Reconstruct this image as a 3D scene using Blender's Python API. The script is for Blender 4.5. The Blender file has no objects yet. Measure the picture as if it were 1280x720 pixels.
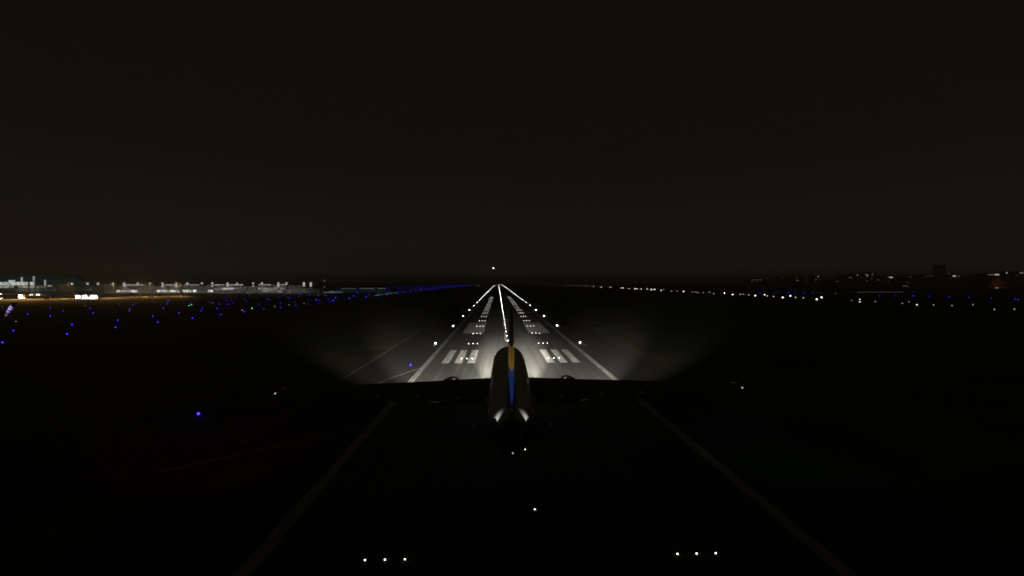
import bpy, bmesh, math, random
from mathutils import Vector, Matrix, Euler
random.seed(7)
SC = bpy.context.scene
COL = SC.collection

# ------------------------------------------------------------------ camera, sky, exposure
F_PX, YAW, PITCH, ROLL, CAM_H, CAM_X = 566.19, 0.0305, -0.0137, -0.0012, 21.11, -3.35
_r = Vector((math.cos(YAW), -math.sin(YAW), 0))
_F = Vector((math.sin(YAW) * math.cos(PITCH), math.cos(YAW) * math.cos(PITCH), math.sin(PITCH)))
_u = _r.cross(_F)
_R = _r * math.cos(ROLL) + _u * math.sin(ROLL)
_U = -_r * math.sin(ROLL) + _u * math.cos(ROLL)
cam_data = bpy.data.cameras.new('camera')
cam_data.sensor_width = 36.0
cam_data.lens = F_PX / 1280 * 36.0
cam_data.clip_start = 0.5
cam_data.clip_end = 60000
cam = bpy.data.objects.new('camera', cam_data)
COL.objects.link(cam)
CAM = Vector((CAM_X, 0, CAM_H))
m = Matrix((_R, _U, -_F)).transposed().to_4x4()
m.translation = CAM
cam.matrix_world = m
SC.camera = cam

world = bpy.data.worlds.new('World')
SC.world = world
world.use_nodes = True
wn, wl = world.node_tree.nodes, world.node_tree.links
bg = wn['Background']
tc = wn.new('ShaderNodeTexCoord'); sx = wn.new('ShaderNodeSeparateXYZ')
wl.new(tc.outputs['Generated'], sx.inputs[0])
ramp = wn.new('ShaderNodeValToRGB')          # city-lit night sky: brownish and a little brighter low down
ramp.color_ramp.elements[0].position = 0.0
ramp.color_ramp.elements[0].color = (0.0200, 0.0150, 0.0092, 1)
ramp.color_ramp.elements[1].position = 0.55
ramp.color_ramp.elements[1].color = (0.0053, 0.0043, 0.0024, 1)
for pos_, c_ in ((0.045, (0.0106, 0.0080, 0.0048)), (0.26, (0.0060, 0.0049, 0.0027)), (0.72, (0.0075, 0.0061, 0.0036)), (1.0, (0.012, 0.0097, 0.0058))):
    e_ = ramp.color_ramp.elements.new(pos_); e_.color = (*c_, 1)
wnz = wn.new('ShaderNodeTexNoise'); wnz.inputs['Scale'].default_value = 2.2; wnz.inputs['Detail'].default_value = 3
wmx = wn.new('ShaderNodeMath'); wmx.operation = 'MULTIPLY_ADD'
wmx.inputs[1].default_value = 0.03; wmx.inputs[2].default_value = -0.015
wad = wn.new('ShaderNodeMath'); wad.operation = 'ADD'
wl.new(wnz.outputs['Fac'], wmx.inputs[0]); wl.new(sx.outputs['Z'], wad.inputs[0]); wl.new(wmx.outputs[0], wad.inputs[1])
wl.new(wad.outputs[0], ramp.inputs[0]); wl.new(ramp.outputs[0], bg.inputs['Color'])
bg.inputs['Strength'].default_value = 1.0

SC.view_settings.view_transform = 'Standard'
SC.view_settings.look = 'None'
SC.view_settings.exposure = 0
SC.view_settings.gamma = 1
SC.view_settings.use_curve_mapping = False
SC.cycles.max_bounces = 4
SC.cycles.sample_clamp_indirect = 0.04
SC.cycles.volume_bounces = 1
SC.cycles.seed = 2
SC.cycles.use_light_tree = True
SC.cycles.use_denoising = True
SC.cycles.filter_width = 1.7

# ------------------------------------------------------------------ helpers
def gp(x, y, z=0.0):
    """point at height z seen at pixel (x, y) of the 1280x720 photograph: used to survey real ground positions"""
    d = _F * F_PX + _R * (x - 640) + _U * (360 - y)
    t = (z - CAM_H) / d.z
    return CAM + d * t

def mat(name, col, rough=0.7, emit=None, strength=0, metal=0, noise=0, nscale=3.0, spec=0.5, coat=0):
    mt = bpy.data.materials.new(name); mt.use_nodes = True
    n, l = mt.node_tree.nodes, mt.node_tree.links
    b = n['Principled BSDF']
    b.inputs['Base Color'].default_value = (*col, 1)
    b.inputs['Roughness'].default_value = rough
    b.inputs['Metallic'].default_value = metal
    b.inputs['Specular IOR Level'].default_value = spec
    b.inputs['Coat Weight'].default_value = coat
    if noise:
        t = n.new('ShaderNodeTexCoord'); z = n.new('ShaderNodeTexNoise')
        z.inputs['Scale'].default_value = nscale; z.inputs['Detail'].default_value = 6
        mp = n.new('ShaderNodeMapRange')
        mp.inputs['From Min'].default_value = 0.3; mp.inputs['From Max'].default_value = 0.7
        mp.inputs['To Min'].default_value = 1 - noise; mp.inputs['To Max'].default_value = 1 + noise
        mx = n.new('ShaderNodeVectorMath'); mx.operation = 'SCALE'
        mx.inputs[0].default_value = col
        l.new(t.outputs['Object'], z.inputs['Vector']); l.new(z.outputs['Fac'], mp.inputs['Value'])
        l.new(mp.outputs[0], mx.inputs['Scale']); l.new(mx.outputs[0], b.inputs['Base Color'])
    if emit:
        b.inputs['Emission Color'].default_value = (*emit, 1)
        b.inputs['Emission Strength'].default_value = strength
    return mt

def link_mesh(name, bm, mats, parent=None, smooth=False):
    me = bpy.data.meshes.new(name)
    bmesh.ops.recalc_face_normals(bm, faces=bm.faces)
    bm.to_mesh(me); bm.free()
    if not isinstance(mats, (list, tuple)): mats = [mats]
    for k in mats: me.materials.append(k)
    if smooth:
        for p in me.polygons: p.use_smooth = True
    o = bpy.data.objects.new(name, me); COL.objects.link(o)
    if parent: o.parent = parent
    return o

def tag(o, label=None, cat=None, group=None, kind=None):
    if label: o['label'] = label
    if cat: o['category'] = cat
    if group: o['group'] = group
    if kind: o['kind'] = kind
    return o

def thing(name, label, cat, loc=(0, 0, 0), rz=0, group=None):
    o = bpy.data.objects.new(name, None); COL.objects.link(o)
    o.empty_display_size = 0.5
    o.location = loc; o.rotation_euler = (0, 0, rz)
    return tag(o, label, cat, group)

def box(bm, x0, x1, y0, y1, z0, z1, mi=0):
    v = [bm.verts.new((x, y, z)) for z in (z0, z1) for (x, y) in ((x0, y0), (x1, y0), (x1, y1), (x0, y1))]
    for f in ((0, 3, 2, 1), (4, 5, 6, 7), (0, 1, 5, 4), (1, 2, 6, 5), (2, 3, 7, 6), (3, 0, 4, 7)):
        bm.faces.new([v[i] for i in f]).material_index = mi

def loft(bm, rings, cap=True, mi=0):
    rs = [[bm.verts.new(p) for p in ring] for ring in rings]
    n = len(rs[0])
    for a, b in zip(rs, rs[1:]):
        for i in range(n):
            bm.faces.new((a[i], a[(i + 1) % n], b[(i + 1) % n], b[i])).material_index = mi
    if cap:
        bm.faces.new(rs[0][::-1]).material_index = mi; bm.faces.new(rs[-1]).material_index = mi
    return rs

def ringz(x, y, z, r, n=12):
    return [(x + r * math.cos(2 * math.pi * i / n), y + r * math.sin(2 * math.pi * i / n), z) for i in range(n)]
def ringy(x, y, z, rx, rz, n=32):
    return [(x + rx * math.cos(2 * math.pi * i / n), y, z + rz * math.sin(2 * math.pi * i / n)) for i in range(n)]

def tube(bm, a, b, r0, r1=None, n=8, mi=0):
    a, b = Vector(a), Vector(b); r1 = r0 if r1 is None else r1
    d = (b - a).normalized(); s = d.orthogonal().normalized(); t = d.cross(s)
    c = lambda p, r: [p + (s * math.cos(2 * math.pi * i / n) + t * math.sin(2 * math.pi * i / n)) * r for i in range(n)]
    loft(bm, [c(a, r0), c(b, r1)], mi=mi)

def spot(name, parent, loc, target, power, half_deg, blend=1.0, col=(1, 0.95, 0.85), r=0.08):
    L = bpy.data.lights.new(name, 'SPOT'); L.energy = power; L.color = col
    L.spot_size = math.radians(2 * half_deg); L.spot_blend = blend; L.shadow_soft_size = r
    o = bpy.data.objects.new(name, L); COL.objects.link(o)
    o.location = loc
    o.rotation_euler = (Vector(target) - Vector(loc)).to_track_quat('-Z', 'Y').to_euler()
    o.parent = parent
    return o

def point(name, parent, loc, power, col=(1, 0.95, 0.85), r=0.1):
    L = bpy.data.lights.new(name, 'POINT'); L.energy = power; L.color = col; L.shadow_soft_size = r
    o = bpy.data.objects.new(name, L); COL.objects.link(o); o.location = loc; o.parent = parent
    return o

ORD = ['first', 'second', 'third', 'fourth', 'fifth', 'sixth', 'seventh', 'eighth', 'ninth', 'tenth', 'eleventh', 'twelfth']

# ------------------------------------------------------------------ ground, runway, taxiways
def surf_mat(name, col, var, s_big, s_small, rough=0.85, bump=0.0, stretch=(1, 1, 1), tint=None):
    mt = bpy.data.materials.new(name); mt.use_nodes = True
    n, l = mt.node_tree.nodes, mt.node_tree.links; b = n['Principled BSDF']
    b.inputs['Roughness'].default_value = rough; b.inputs['Specular IOR Level'].default_value = 0.25
    t = n.new('ShaderNodeTexCoord'); mpg = n.new('ShaderNodeMapping'); mpg.inputs['Scale'].default_value = stretch
    l.new(t.outputs['Object'], mpg.inputs[0])
    fac = None
    for s, w in ((s_big, .6), (s_small, .4)):
        z = n.new('ShaderNodeTexNoise'); z.inputs['Scale'].default_value = s; z.inputs['Detail'].default_value = 8
        l.new(mpg.outputs[0], z.inputs['Vector'])
        mm = n.new('ShaderNodeMath'); mm.operation = 'MULTIPLY'; mm.inputs[1].default_value = w; l.new(z.outputs['Fac'], mm.inputs[0])
        if fac is None: fac = mm.outputs[0]
        else:
            ad = n.new('ShaderNodeMath'); ad.operation = 'ADD'; l.new(fac, ad.inputs[0]); l.new(mm.outputs[0], ad.inputs[1]); fac = ad.outputs[0]
    rp = n.new('ShaderNodeValToRGB')
    rp.color_ramp.elements[0].position = 0.35; rp.color_ramp.elements[1].position = 0.65
    rp.color_ramp.elements[0].color = (*[c * (1 - var) for c in col], 1)
    hi = tint or col
    rp.color_ramp.elements[1].color = (*[c * (1 + var) for c in hi], 1)
    l.new(fac, rp.inputs[0]); l.new(rp.outputs[0], b.inputs['Base Color'])
    if bump:
        bp = n.new('ShaderNodeBump'); bp.inputs['Strength'].default_value = bump; bp.inputs['Distance'].default_value = 0.05
        l.new(fac, bp.inputs['Height']); l.new(bp.outputs[0], b.inputs['Normal'])
    return mt

M_grass = surf_mat('grass', (0.040, 0.048, 0.018), 0.45, 0.06, 1.4, tint=(0.060, 0.058, 0.026), bump=0.4)
M_asph = surf_mat('runway_asphalt', (0.070, 0.069, 0.063), 0.16, 0.12, 2.0, stretch=(1, 0.10, 1))
M_shoulder = surf_mat('shoulder_asphalt', (0.036, 0.035, 0.032), 0.2, 0.10, 2.0, stretch=(1, 0.3, 1))
M_conc = surf_mat('apron_concrete', (0.26, 0.24, 0.21), 0.25, 0.02, 0.3)
M_taxi = surf_mat('taxiway_asphalt', (0.045, 0.045, 0.042), 0.2, 0.1, 2)

_n, _l = M_asph.node_tree.nodes, M_asph.node_tree.links      # tyre rubber: long dark streaks where wheels touch down
_b = _n['Principled BSDF']; _src = _b.inputs['Base Color'].links[0].from_socket
_t = _n.new('ShaderNodeTexCoord'); _m = _n.new('ShaderNodeMapping'); _m.inputs['Scale'].default_value = (1.1, .012, 1)
_z = _n.new('ShaderNodeTexNoise'); _z.inputs['Scale'].default_value = 1.0; _z.inputs['Detail'].default_value = 7; _z.inputs['Roughness'].default_value = .7
_c = _n.new('ShaderNodeValToRGB'); _c.color_ramp.elements[0].position = .38; _c.color_ramp.elements[1].position = .60
_c.color_ramp.elements[0].color = (.68, .68, .68, 1); _c.color_ramp.elements[1].color = (1.1, 1.1, 1.1, 1)
_x = _n.new('ShaderNodeMix'); _x.data_type = 'RGBA'; _x.blend_type = 'MULTIPLY'; _x.inputs[0].default_value = 1
_l.new(_t.outputs['Object'], _m.inputs[0]); _l.new(_m.outputs[0], _z.inputs['Vector']); _l.new(_z.outputs['Fac'], _c.inputs[0])
_l.new(_src, _x.inputs[6]); _l.new(_c.outputs[0], _x.inputs[7]); _l.new(_x.outputs[2], _b.inputs['Base Color'])

def worn_paint(name, col, bare, lo, hi):
    mt = bpy.data.materials.new(name); mt.use_nodes = True
    n, l = mt.node_tree.nodes, mt.node_tree.links; b = n['Principled BSDF']
    b.inputs['Roughness'].default_value = 0.75
    t = n.new('ShaderNodeTexCoord'); mpg = n.new('ShaderNodeMapping'); mpg.inputs['Scale'].default_value = (1, 0.16, 1)
    z = n.new('ShaderNodeTexNoise'); z.inputs['Scale'].default_value = 1.3; z.inputs['Detail'].default_value = 9; z.inputs['Roughness'].default_value = 0.65
    rp = n.new('ShaderNodeValToRGB')
    rp.color_ramp.elements[0].position = lo; rp.color_ramp.elements[1].position = hi
    rp.color_ramp.elements[0].color = (*bare, 1); rp.color_ramp.elements[1].color = (*col, 1)
    l.new(t.outputs['Object'], mpg.inputs[0]); l.new(mpg.outputs[0], z.inputs['Vector'])
    l.new(z.outputs['Fac'], rp.inputs[0]); l.new(rp.outputs[0], b.inputs['Base Color'])
    return mt
M_white = worn_paint('worn_white_paint', (0.60, 0.59, 0.55), (0.24, 0.19, 0.18), 0.28, 0.56)
M_edge = worn_paint('worn_edge_paint', (0.36, 0.35, 0.32), (0.10, 0.10, 0.09), 0.28, 0.62)
M_yellow = worn_paint('worn_yellow_paint', (0.46, 0.34, 0.16), (0.13, 0.11, 0.08), 0.3, 0.55)

def sheet(name, pts, z, m):
    bm = bmesh.new()
    bm.faces.new([bm.verts.new((p[0], p[1], z)) for p in pts])
    o = link_mesh(name, bm, m)
    return tag(o, kind='structure')

def quad(bm, x0, x1, y0, y1, z):
    bm.faces.new([bm.verts.new(p) for p in ((x0, y0, z), (x1, y0, z), (x1, y1, z), (x0, y1, z))])

sheet('ground', [(-11000, -600), (11000, -600), (11000, 18000), (-11000, 18000)], 0, M_grass)
RW_END = 4100
# shoulders (runway edge to 37 m), 12 cm above the grass with a battered rim
bm = bmesh.new()
for s in (-1, 1):
    for (xa, xb) in ((22.6, 37.0),):
        quad(bm, *sorted((s * xa, s * xb)), -200, RW_END + 20, 0.02)
tag(link_mesh('runway_shoulder', bm, M_shoulder), kind='structure')
sheet('runway', [(-22.6, -200), (22.6, -200), (22.6, RW_END), (-22.6, RW_END)], 0.03, M_asph)
bm = bmesh.new(); Z = 0.045
TDZ_Y = 117.4
for s in (-1, 1):
    for k in range(3):
        quad(bm, *sorted((s * (9.45 + 3.35 * k), s * (11.4 + 3.35 * k))), TDZ_Y, TDZ_Y + 22.6, Z)
    quad(bm, *sorted((s * 9.3, s * 18.0)), 185.5, 233.5, Z)          # aiming point blocks
    for k in range(2):
        quad(bm, *sorted((s * (9.45 + 3.35 * k), s * (11.4 + 3.35 * k))), 417, 439.5, Z)
    quad(bm, *sorted((s * 9.45, s * 11.4)), 567, 589.5, Z)
for k in range(-1, 60):
    quad(bm, -0.95, -0.10, 160 + 50 * k, 190 + 50 * k, Z)
tag(link_mesh('runway_markings', bm, M_white), kind='structure')
bm = bmesh.new()
for s in (-1, 1):
    quad(bm, *sorted((s * 21.2, s * 22.45)), -200, RW_END - 30, Z)
tag(link_mesh('runway_edge_stripes', bm, M_edge), kind='structure')

def ribbon(bm, pts, w, z):
    prev = None
    for i, p in enumerate(pts):
        a = Vector(pts[max(0, i - 1)]); b = Vector(pts[min(len(pts) - 1, i + 1)])
        d = (b - a).normalized(); nrm = Vector((-d.y, d.x)) * w / 2
        q = (bm.verts.new((p[0] + nrm.x, p[1] + nrm.y, z)), bm.verts.new((p[0] - nrm.x, p[1] - nrm.y, z)))
        if prev: bm.faces.new((prev[0], prev[1], q[1], q[0]))
        prev = q
# taxiways (not lit): left exit, left parallels, right parallel runway
bm = bmesh.new()
for xa, xb in ((-214, -190), (-347, -323), (-447, -423)):
    quad(bm, xa, xb, 60, 3800, 0.02)
tag(link_mesh('parallel_taxiways', bm, M_taxi), kind='structure')
sheet('exit_taxiway', [(-37.1, 60), (-37.1, 125), (-80, 40), (-189.9, -60), (-189.9, -120), (-80, -20)], 0.016, M_taxi)
sheet('parallel_runway', [(378, -200), (432, -200), (432, 3900), (378, 3900)], 0.02, M_asph)
# yellow lead-off lines and the pale joint along the shoulder
bm = bmesh.new()
l1 = [gp(527.5, 459.3)[:2], gp(526, 460)[:2], gp(509, 466)[:2], gp(491, 472)[:2], (-29, 92)]
ribbon(bm, [tuple(p) for p in l1], 0.22, 0.052)
l2 = [gp(470, 530)[:2], gp(450, 535)[:2], gp(390, 549)[:2], gp(330, 562)[:2], gp(260, 577)[:2], gp(200, 590)[:2]]
ribbon(bm, [tuple(p) for p in l2], 0.22, 0.052)
tag(link_mesh('taxiway_lines', bm, M_yellow), kind='structure')
bm = bmesh.new(); quad(bm, -37.25, -36.95, 60, 420, 0.036)
tag(link_mesh('shoulder_joint', bm, mat('joint_concrete', (0.22, 0.21, 0.17))), kind='structure')
# apron under the terminal
A = [gp(-160, 381), gp(130, 380), gp(200, 378.6), gp(270, 373.5), gp(420, 369.5), gp(420, 363.5), gp(-160, 363.5)]
sheet('apron', [(p.x, p.y) for p in A], 0.024, M_conc)

# ------------------------------------------------------------------ airliner
M_body = mat('white_fuselage_paint', (0.50, 0.49, 0.46), 0.30, noise=0.05, nscale=0.6, coat=0.3)
M_wing = mat('grey_wing_paint', (0.075, 0.075, 0.075), 0.6, noise=0.12, nscale=0.8)
M_navy = mat('dark_navy_paint', (0.010, 0.013, 0.030), 0.35)
M_blue = mat('blue_tail_paint', (0.012, 0.050, 0.32), 0.35, coat=0.2)
M_gold = mat('yellow_tail_paint', (0.62, 0.36, 0.03), 0.35, coat=0.2)
M_metal = mat('bare_metal', (0.45, 0.45, 0.46), 0.3, metal=1)
M_dark = mat('dark_metal', (0.03, 0.03, 0.03), 0.5, metal=0.6)
M_lens = mat('lamp_lens_unlit_side', (0.6, 0.6, 0.6), 0.2)
def lamp_mat(name, col, s):
    q = max(col); mt = mat(name, tuple(.8 * c / q for c in col), 0.4, emit=col, strength=s)
    mt.cycles.emission_sampling = 'NONE'     # tiny lamps: seen, but too weak to be worth sampling as light sources
    return mt
M_nav_w = lamp_mat('white_navigation_lens', (1, 0.95, 0.85), 0.6)
M_nav_r = lamp_mat('red_navigation_lens', (1, 0.03, 0.01), 0.05)
M_nav_g = lamp_mat('green_navigation_lens', (0.03, 1, 0.25), 0.05)
M_landing = lamp_mat('landing_lamp', (1, 0.96, 0.88), 40)

CZ = 3.6   # fuselage axis above the wheels' contact height
FUS = [(16.0, .05, -.42), (15.75, .45, -.39), (15.2, .85, -.32), (14.3, 1.22, -.20), (13.2, 1.50, -.08), (11.8, 1.68, .04), (10.2, 1.76, .10),
       (4, 1.76, .10), (-2, 1.74, .12), (-6, 1.72, .14), (-8.5, 1.66, .20), (-11, 1.50, .34), (-13.5, 1.25, .57), (-15.8, .95, .79), (-15.9, .93, .80), (-17.8, .58, .98), (-18.8, .32, 1.10), (-19.1, .14, 1.14)]
def foil(x, yle, yte, z, t, n=9):
    c = yle - yte; up, lo = [], []
    for i in range(n):
        u = i / (n - 1); u = u * u * (3 - 2 * u) * .5 + u * .5
        h = 5 * t * (0.2969 * math.sqrt(u) - 0.126 * u - 0.3516 * u * u + 0.2843 * u ** 3 - 0.1036 * u ** 4) * c
        up.append((x, yle - u * c, z + h + .02)); lo.append((x, yle - u * c, z - h * .7 - .02))
    return up + lo[::-1]
def vfoil(z, yle, yte, t, u0=0.0, u1=1.0, n=8):
    c = yle - yte; a, b = [], []
    for i in range(n):
        u = u0 + (u1 - u0) * i / (n - 1)
        h = 5 * t * (0.2969 * math.sqrt(u) - 0.126 * u - 0.3516 * u * u + 0.2843 * u ** 3 - 0.1036 * u ** 4) * c + .012
        a.append((h, yle - u * c, z)); b.append((-h, yle - u * c, z))
    return a + b[::-1]
def wing_le(x): return 4.5 - (x - 1.9) * 8.5 / 16.0
def wing_te(x): return -2.0 - max(0, x - 1.9) * .03 if x < 6.5 else -2.14 - (x - 6.5) * 3.36 / 11.4
def wing_z(x): return CZ - .55 + (x - 1.9) * 1.35 / 16.0

def build_airliner(label, loc, rot, lamps=True, group=None):
    root = thing('airliner', label, 'aircraft', loc, 0, group)
    root.rotation_euler = rot
    bm = bmesh.new(); loft(bm, [ringy(0, y, CZ + dz, r, r) for y, r, dz in FUS])
    # belly fairing as part of the body
    loft(bm, [ringy(0, y, CZ - 1.25, rx, rz) for y, rx, rz in ((6.8, .3, .2), (5.2, 1.7, .75), (2, 2.15, 1.0), (-2.5, 2.15, 1.0), (-4.5, 1.6, .7), (-5.8, .3, .2))])
    for f in bm.faces:
        if f.calc_center_median().y < -15.85: f.material_index = 1      # dark painted tail cone
    fus = link_mesh('fuselage', bm, [M_body, M_navy], root, True)
    bm = bmesh.new()
    tube(bm, (0, -19.04, CZ + 1.14), (0, -19.14, CZ + 1.15), .05, .03)
    link_mesh('tail_light', bm, M_nav_w, root)
    for s in (-1, 1):
        bm = bmesh.new()
        loft(bm, [[(s * p[0], p[1], p[2]) for p in foil(x, wing_le(x), wing_te(x), wing_z(x), t)] for x, t in ((1.5, .13), (3.5, .125), (6.5, .115), (10, .11), (14, .105), (17.4, .10), (17.9, .06))])
        w = link_mesh('wing', bm, M_wing, root, True)
        for xf in (4.3, 7.6, 10.6):                      # flap track fairings under the trailing edge
            yt, zz = wing_te(xf), wing_z(xf)
            bm = bmesh.new()
            loft(bm, [ringy(s * xf, yt + dy, zz - .28 + dz, rr * .8, rr, 12) for dy, rr, dz in ((2.0, .05, -.05), (1.2, .22, -.05), (0, .27, .0), (-.7, .2, .1), (-1.3, .04, .18))])
            link_mesh('flap_fairing', bm, M_body, w, True)
        bm = bmesh.new()                                 # drooped flap behind the trailing edge
        loft(bm, [[(s * x, yt + a, zz + b) for a, b in ((.12, -.03), (-.28, -.10), (-.95, -.38), (-.92, -.42), (-.3, -.20), (.1, -.12))] for x, yt, zz in [(x, wing_te(x), wing_z(x)) for x in (2.1, 6.4, 12.2)]])
        link_mesh('flap', bm, M_wing, w)
        bm = bmesh.new()
        tube(bm, (s * 17.86, -3.9, wing_z(17.9)), (s * 17.98, -4.4, wing_z(17.9)), .08, .05)
        link_mesh('navigation_light', bm, M_nav_r if s < 0 else M_nav_g, w)
        bm = bmesh.new()
        tube(bm, (s * 17.8, -5.55, wing_z(17.9)), (s * 17.8, -5.68, wing_z(17.9)), .06, .04)
        link_mesh('wing_tip_light', bm, mat('tip_lens', (.1, .1, .1), emit=(1, .97, .9), strength=.45), w)
        # sharklet-free plain tip; engine with pylon and strake
        ex, ez = s * 5.75, CZ - 1.42
        eng = bpy.data.objects.new('engine', None); COL.objects.link(eng); eng.parent = root
        bm = bmesh.new()
        outer = [(5.55, .86), (5.75, .95), (5.6, 1.04), (4.8, 1.15), (3.4, 1.15), (2.2, 1.02), (1.5, .86)]
        inner = [(1.5, .80), (3.0, .90), (4.6, .90), (5.4, .84)]
        rs = loft(bm, [ringy(ex, y, ez, r, r, 28) for y, r in outer + inner + [outer[0]]], cap=False)
        bmesh.ops.remove_doubles(bm, verts=bm.verts, dist=.001)
        link_mesh('nacelle', bm, M_body, eng, True)
        bm = bmesh.new(); loft(bm, [ringy(ex, y, ez, r, r, 24) for y, r in ((3.0, .86), (2.9, .86), (1.5, .55), (.6, .42), (.1, .1))])
        link_mesh('exhaust_cone', bm, M_dark, eng, True)
        bm = bmesh.new()
        loft(bm, [ringy(ex, y, ez, r, r, 24) for y, r in ((4.95, .03), (4.7, .2), (4.4, .28), (4.35, .88), (4.3, .88))])
        link_mesh('fan', bm, M_dark, eng, True)
        bm = bmesh.new()
        loft(bm, [[(ex - .17, y, z0), (ex + .17, y, z0), (ex + .12, y, z1), (ex - .12, y, z1)] for y, z0, z1 in ((4.2, ez + 1.0, ez + 1.18), (2.6, ez + .9, ez + 1.42), (0.5, ez + .3, ez + 1.2))])
        link_mesh('pylon', bm, M_body, eng)
        bm = bmesh.new()                                 # small fin-like strake on the inboard shoulder of the nacelle
        cx, cz = ex - s * .62, ez + .93
        for p in (((0, 4.6, 0), (0, 3.4, 0), (-s * .18, 3.4, .28), (-s * .14, 3.9, .22)),):
            v0 = [bm.verts.new((cx + a - .02, b, cz + c)) for a, b, c in p]; v1 = [bm.verts.new((cx + a + .02, b, cz + c)) for a, b, c in p]
            bm.faces.new(v0); bm.faces.new(v1[::-1])
            for i in range(4): bm.faces.new((v0[i], v1[i], v1[(i + 1) % 4], v0[(i + 1) % 4]))
        link_mesh('strake', bm, M_body, eng)
        # tailplane
        bm = bmesh.new()
        loft(bm, [[(s * p[0], p[1], p[2]) for p in foil(x, yl, yt, CZ + z, .10)] for x, yl, yt, z in ((.5, -13.9, -17.3, 1.15), (6.0, -16.9, -18.5, 1.85), (6.25, -17.4, -18.5, 1.88))])
        link_mesh('tailplane', bm, M_wing, root, True)
    # fin in painted bands, rudder as its sub-part
    def yle(z): return -10.6 - (z - 1.5) * 1.02 if z > 2.1 else -9.4 - (z - 1.5) * 3.0
    def yte(z): return -17.0 - (z - 1.5) * .30
    zs = [1.45, 2.1, 3.0, 4.0, 4.72, 5.3, 5.95, 6.9, 7.65, 7.8]
    def band(z): return 0 if z < 4.7 else (1 if z < 5.9 else 2)
    def vloft(u0, u1, name, par):
        bm = bmesh.new()
        rings = [[bm.verts.new((p[0], p[1], CZ + p[2])) for p in vfoil(z, yle(z), yte(z), .082, u0, u1)] for z in zs]
        n = len(rings[0])
        for k in range(len(zs) - 1):
            for i in range(n):
                bm.faces.new((rings[k][i], rings[k][(i + 1) % n], rings[k + 1][(i + 1) % n], rings[k + 1][i])).material_index = band(zs[k])
        f = bm.faces.new(rings[-1]); f.material_index = 2
        return link_mesh(name, bm, [M_blue, M_gold, M_navy], par)
    fin = vloft(0.0, 0.70, 'fin', root)
    vloft(0.71, 1.0, 'rudder', fin)
    if lamps:
        for s in (-1, 1):
            bm = bmesh.new(); y = wing_le(2.7)
            loft(bm, [ringy(s * 2.7, y + .10 + d, wing_z(2.7), r, r, 16) for d, r in ((-.12, .1), (0, .14), (.1, .13), (.16, .05))])
            ll = link_mesh('landing_light', bm, M_lens, root, True)
            L = (s * 2.75, y + .5, wing_z(2.7))
            # narrow landing beam, a low wide one, and the runway turn-off beam pointing outwards
            spot('landing_beam', root, L, (L[0] + s * 1.5, L[1] + 76, L[2] - 11.2), LAND_P, 8.6, .8)
            spot('landing_beam', root, L, (L[0] + s * 1.9 + .9, L[1] + 76, L[2] - 11.4), HOT_P, 4.4, 1.0)
            spot('taxi_beam', root, (L[0], L[1], L[2] - .1), (L[0] + s * 18, L[1] + 70, L[2] - 10.6), TAXI_P, 9.6, 0.8)
            spot('turnoff_beam', root, (L[0], L[1], L[2] - .2), (L[0] + s * 46, L[1] + 104, L[2] - 8.8), TURN_P, 10.5, 1.0)
            T = (s * 2.0, -16.6, CZ + 1.78)
            bm = bmesh.new(); loft(bm, [ringz(T[0], T[1], T[2] + dz, r, 12) for dz, r in ((-.32, .1), (-.06, .12), (-.02, .08))])
            lg = link_mesh('logo_light', bm, M_lens, root, True)
            spot('logo_beam', root, T, (s * .92, -14.7, CZ + 1.36), LOGO_P, 10.5, 1.0, col=(1, .97, .92), r=.05)
            spot('fin_beam', root, (T[0] + s * .9, T[1] - 1.3, T[2]), (0, -17.4, CZ + 4.5), FIN_P, 26, 1.0, col=(1, .93, .8), r=.05)
            spot('scan_beam', root, (s * 2.0, 2.5, CZ + .5), (s * 5.1, 3.9, CZ - .38), SCAN_P, 4, 1.0, r=.04)
            spot('navigation_glow', root, (s * 18.2, -3.6, wing_z(17.9) - .1), (s * 47, 30, CZ - 12), NAV_P if s > 0 else NAV_P * .7, 32, 1.0, (1, .05, .02) if s < 0 else (.05, 1, .35), r=.02)
    return root

LAND_P, TAXI_P, TURN_P, HOT_P = 1.2e6, 7.5e5, 2.5e5, 4.8e6
LOGO_P, FIN_P, SCAN_P, NAV_P = 850, 300, 1500, 1100
hy = YAW - 0.013
D0 = 40.0
base = CAM + Vector((math.sin(YAW), math.cos(YAW), 0)) * D0 + Vector((math.cos(YAW), -math.sin(YAW), 0)) * -0.18
build_airliner('airliner with blue and yellow fin flying low over the runway with landing lights on',
               (base.x, base.y, 12.02 - CZ), (0, -0.008, -hy))

# ------------------------------------------------------------------ runway and taxiway lights
def light_mesh(name, glow, strength, r, h, stem, col):
    bm = bmesh.new()
    if stem:
        loft(bm, [ringz(0, 0, z, q, 8) for z, q in ((0.02, r * .9), (0.07, r * .9), (.09, r * .35), (h - r, r * .35))])
        b2 = [ringz(0, 0, h + r * math.sin(a), max(.01, r * math.cos(a)), 10) for a in [math.radians(t) for t in (-80, -45, 0, 40, 85)]]
    else:
        loft(bm, [ringz(0, 0, z, q, 10) for z, q in ((0.03, r * 1.5), (0.06, r * 1.35))])
        b2 = [ringz(0, 0, .062 + h * t, r * q, 10) for t, q in ((0, 1), (.5, .93), (.85, .6), (1, .1))]
    loft(bm, b2, mi=1)
    me = bpy.data.meshes.new(name)
    bmesh.ops.recalc_face_normals(bm, faces=bm.faces); bm.to_mesh(me); bm.free()
    me.materials.append(M_dark); me.materials.append(lamp_mat(name + '_lamp', glow, strength))
    return me
W = (1.0, 0.96, 0.86)
ME_edge = light_mesh('edge_light', W, 26, .21, .45, True, None)
ME_centre = light_mesh('centreline_light', W, 45, .10, .085, False, None)
ME_centre_far = light_mesh('far_centreline_light', W, 22, .20, .18, False, None)
ME_near = light_mesh('near_inset_light', W, 5, .062, .06, False, None)
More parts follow.
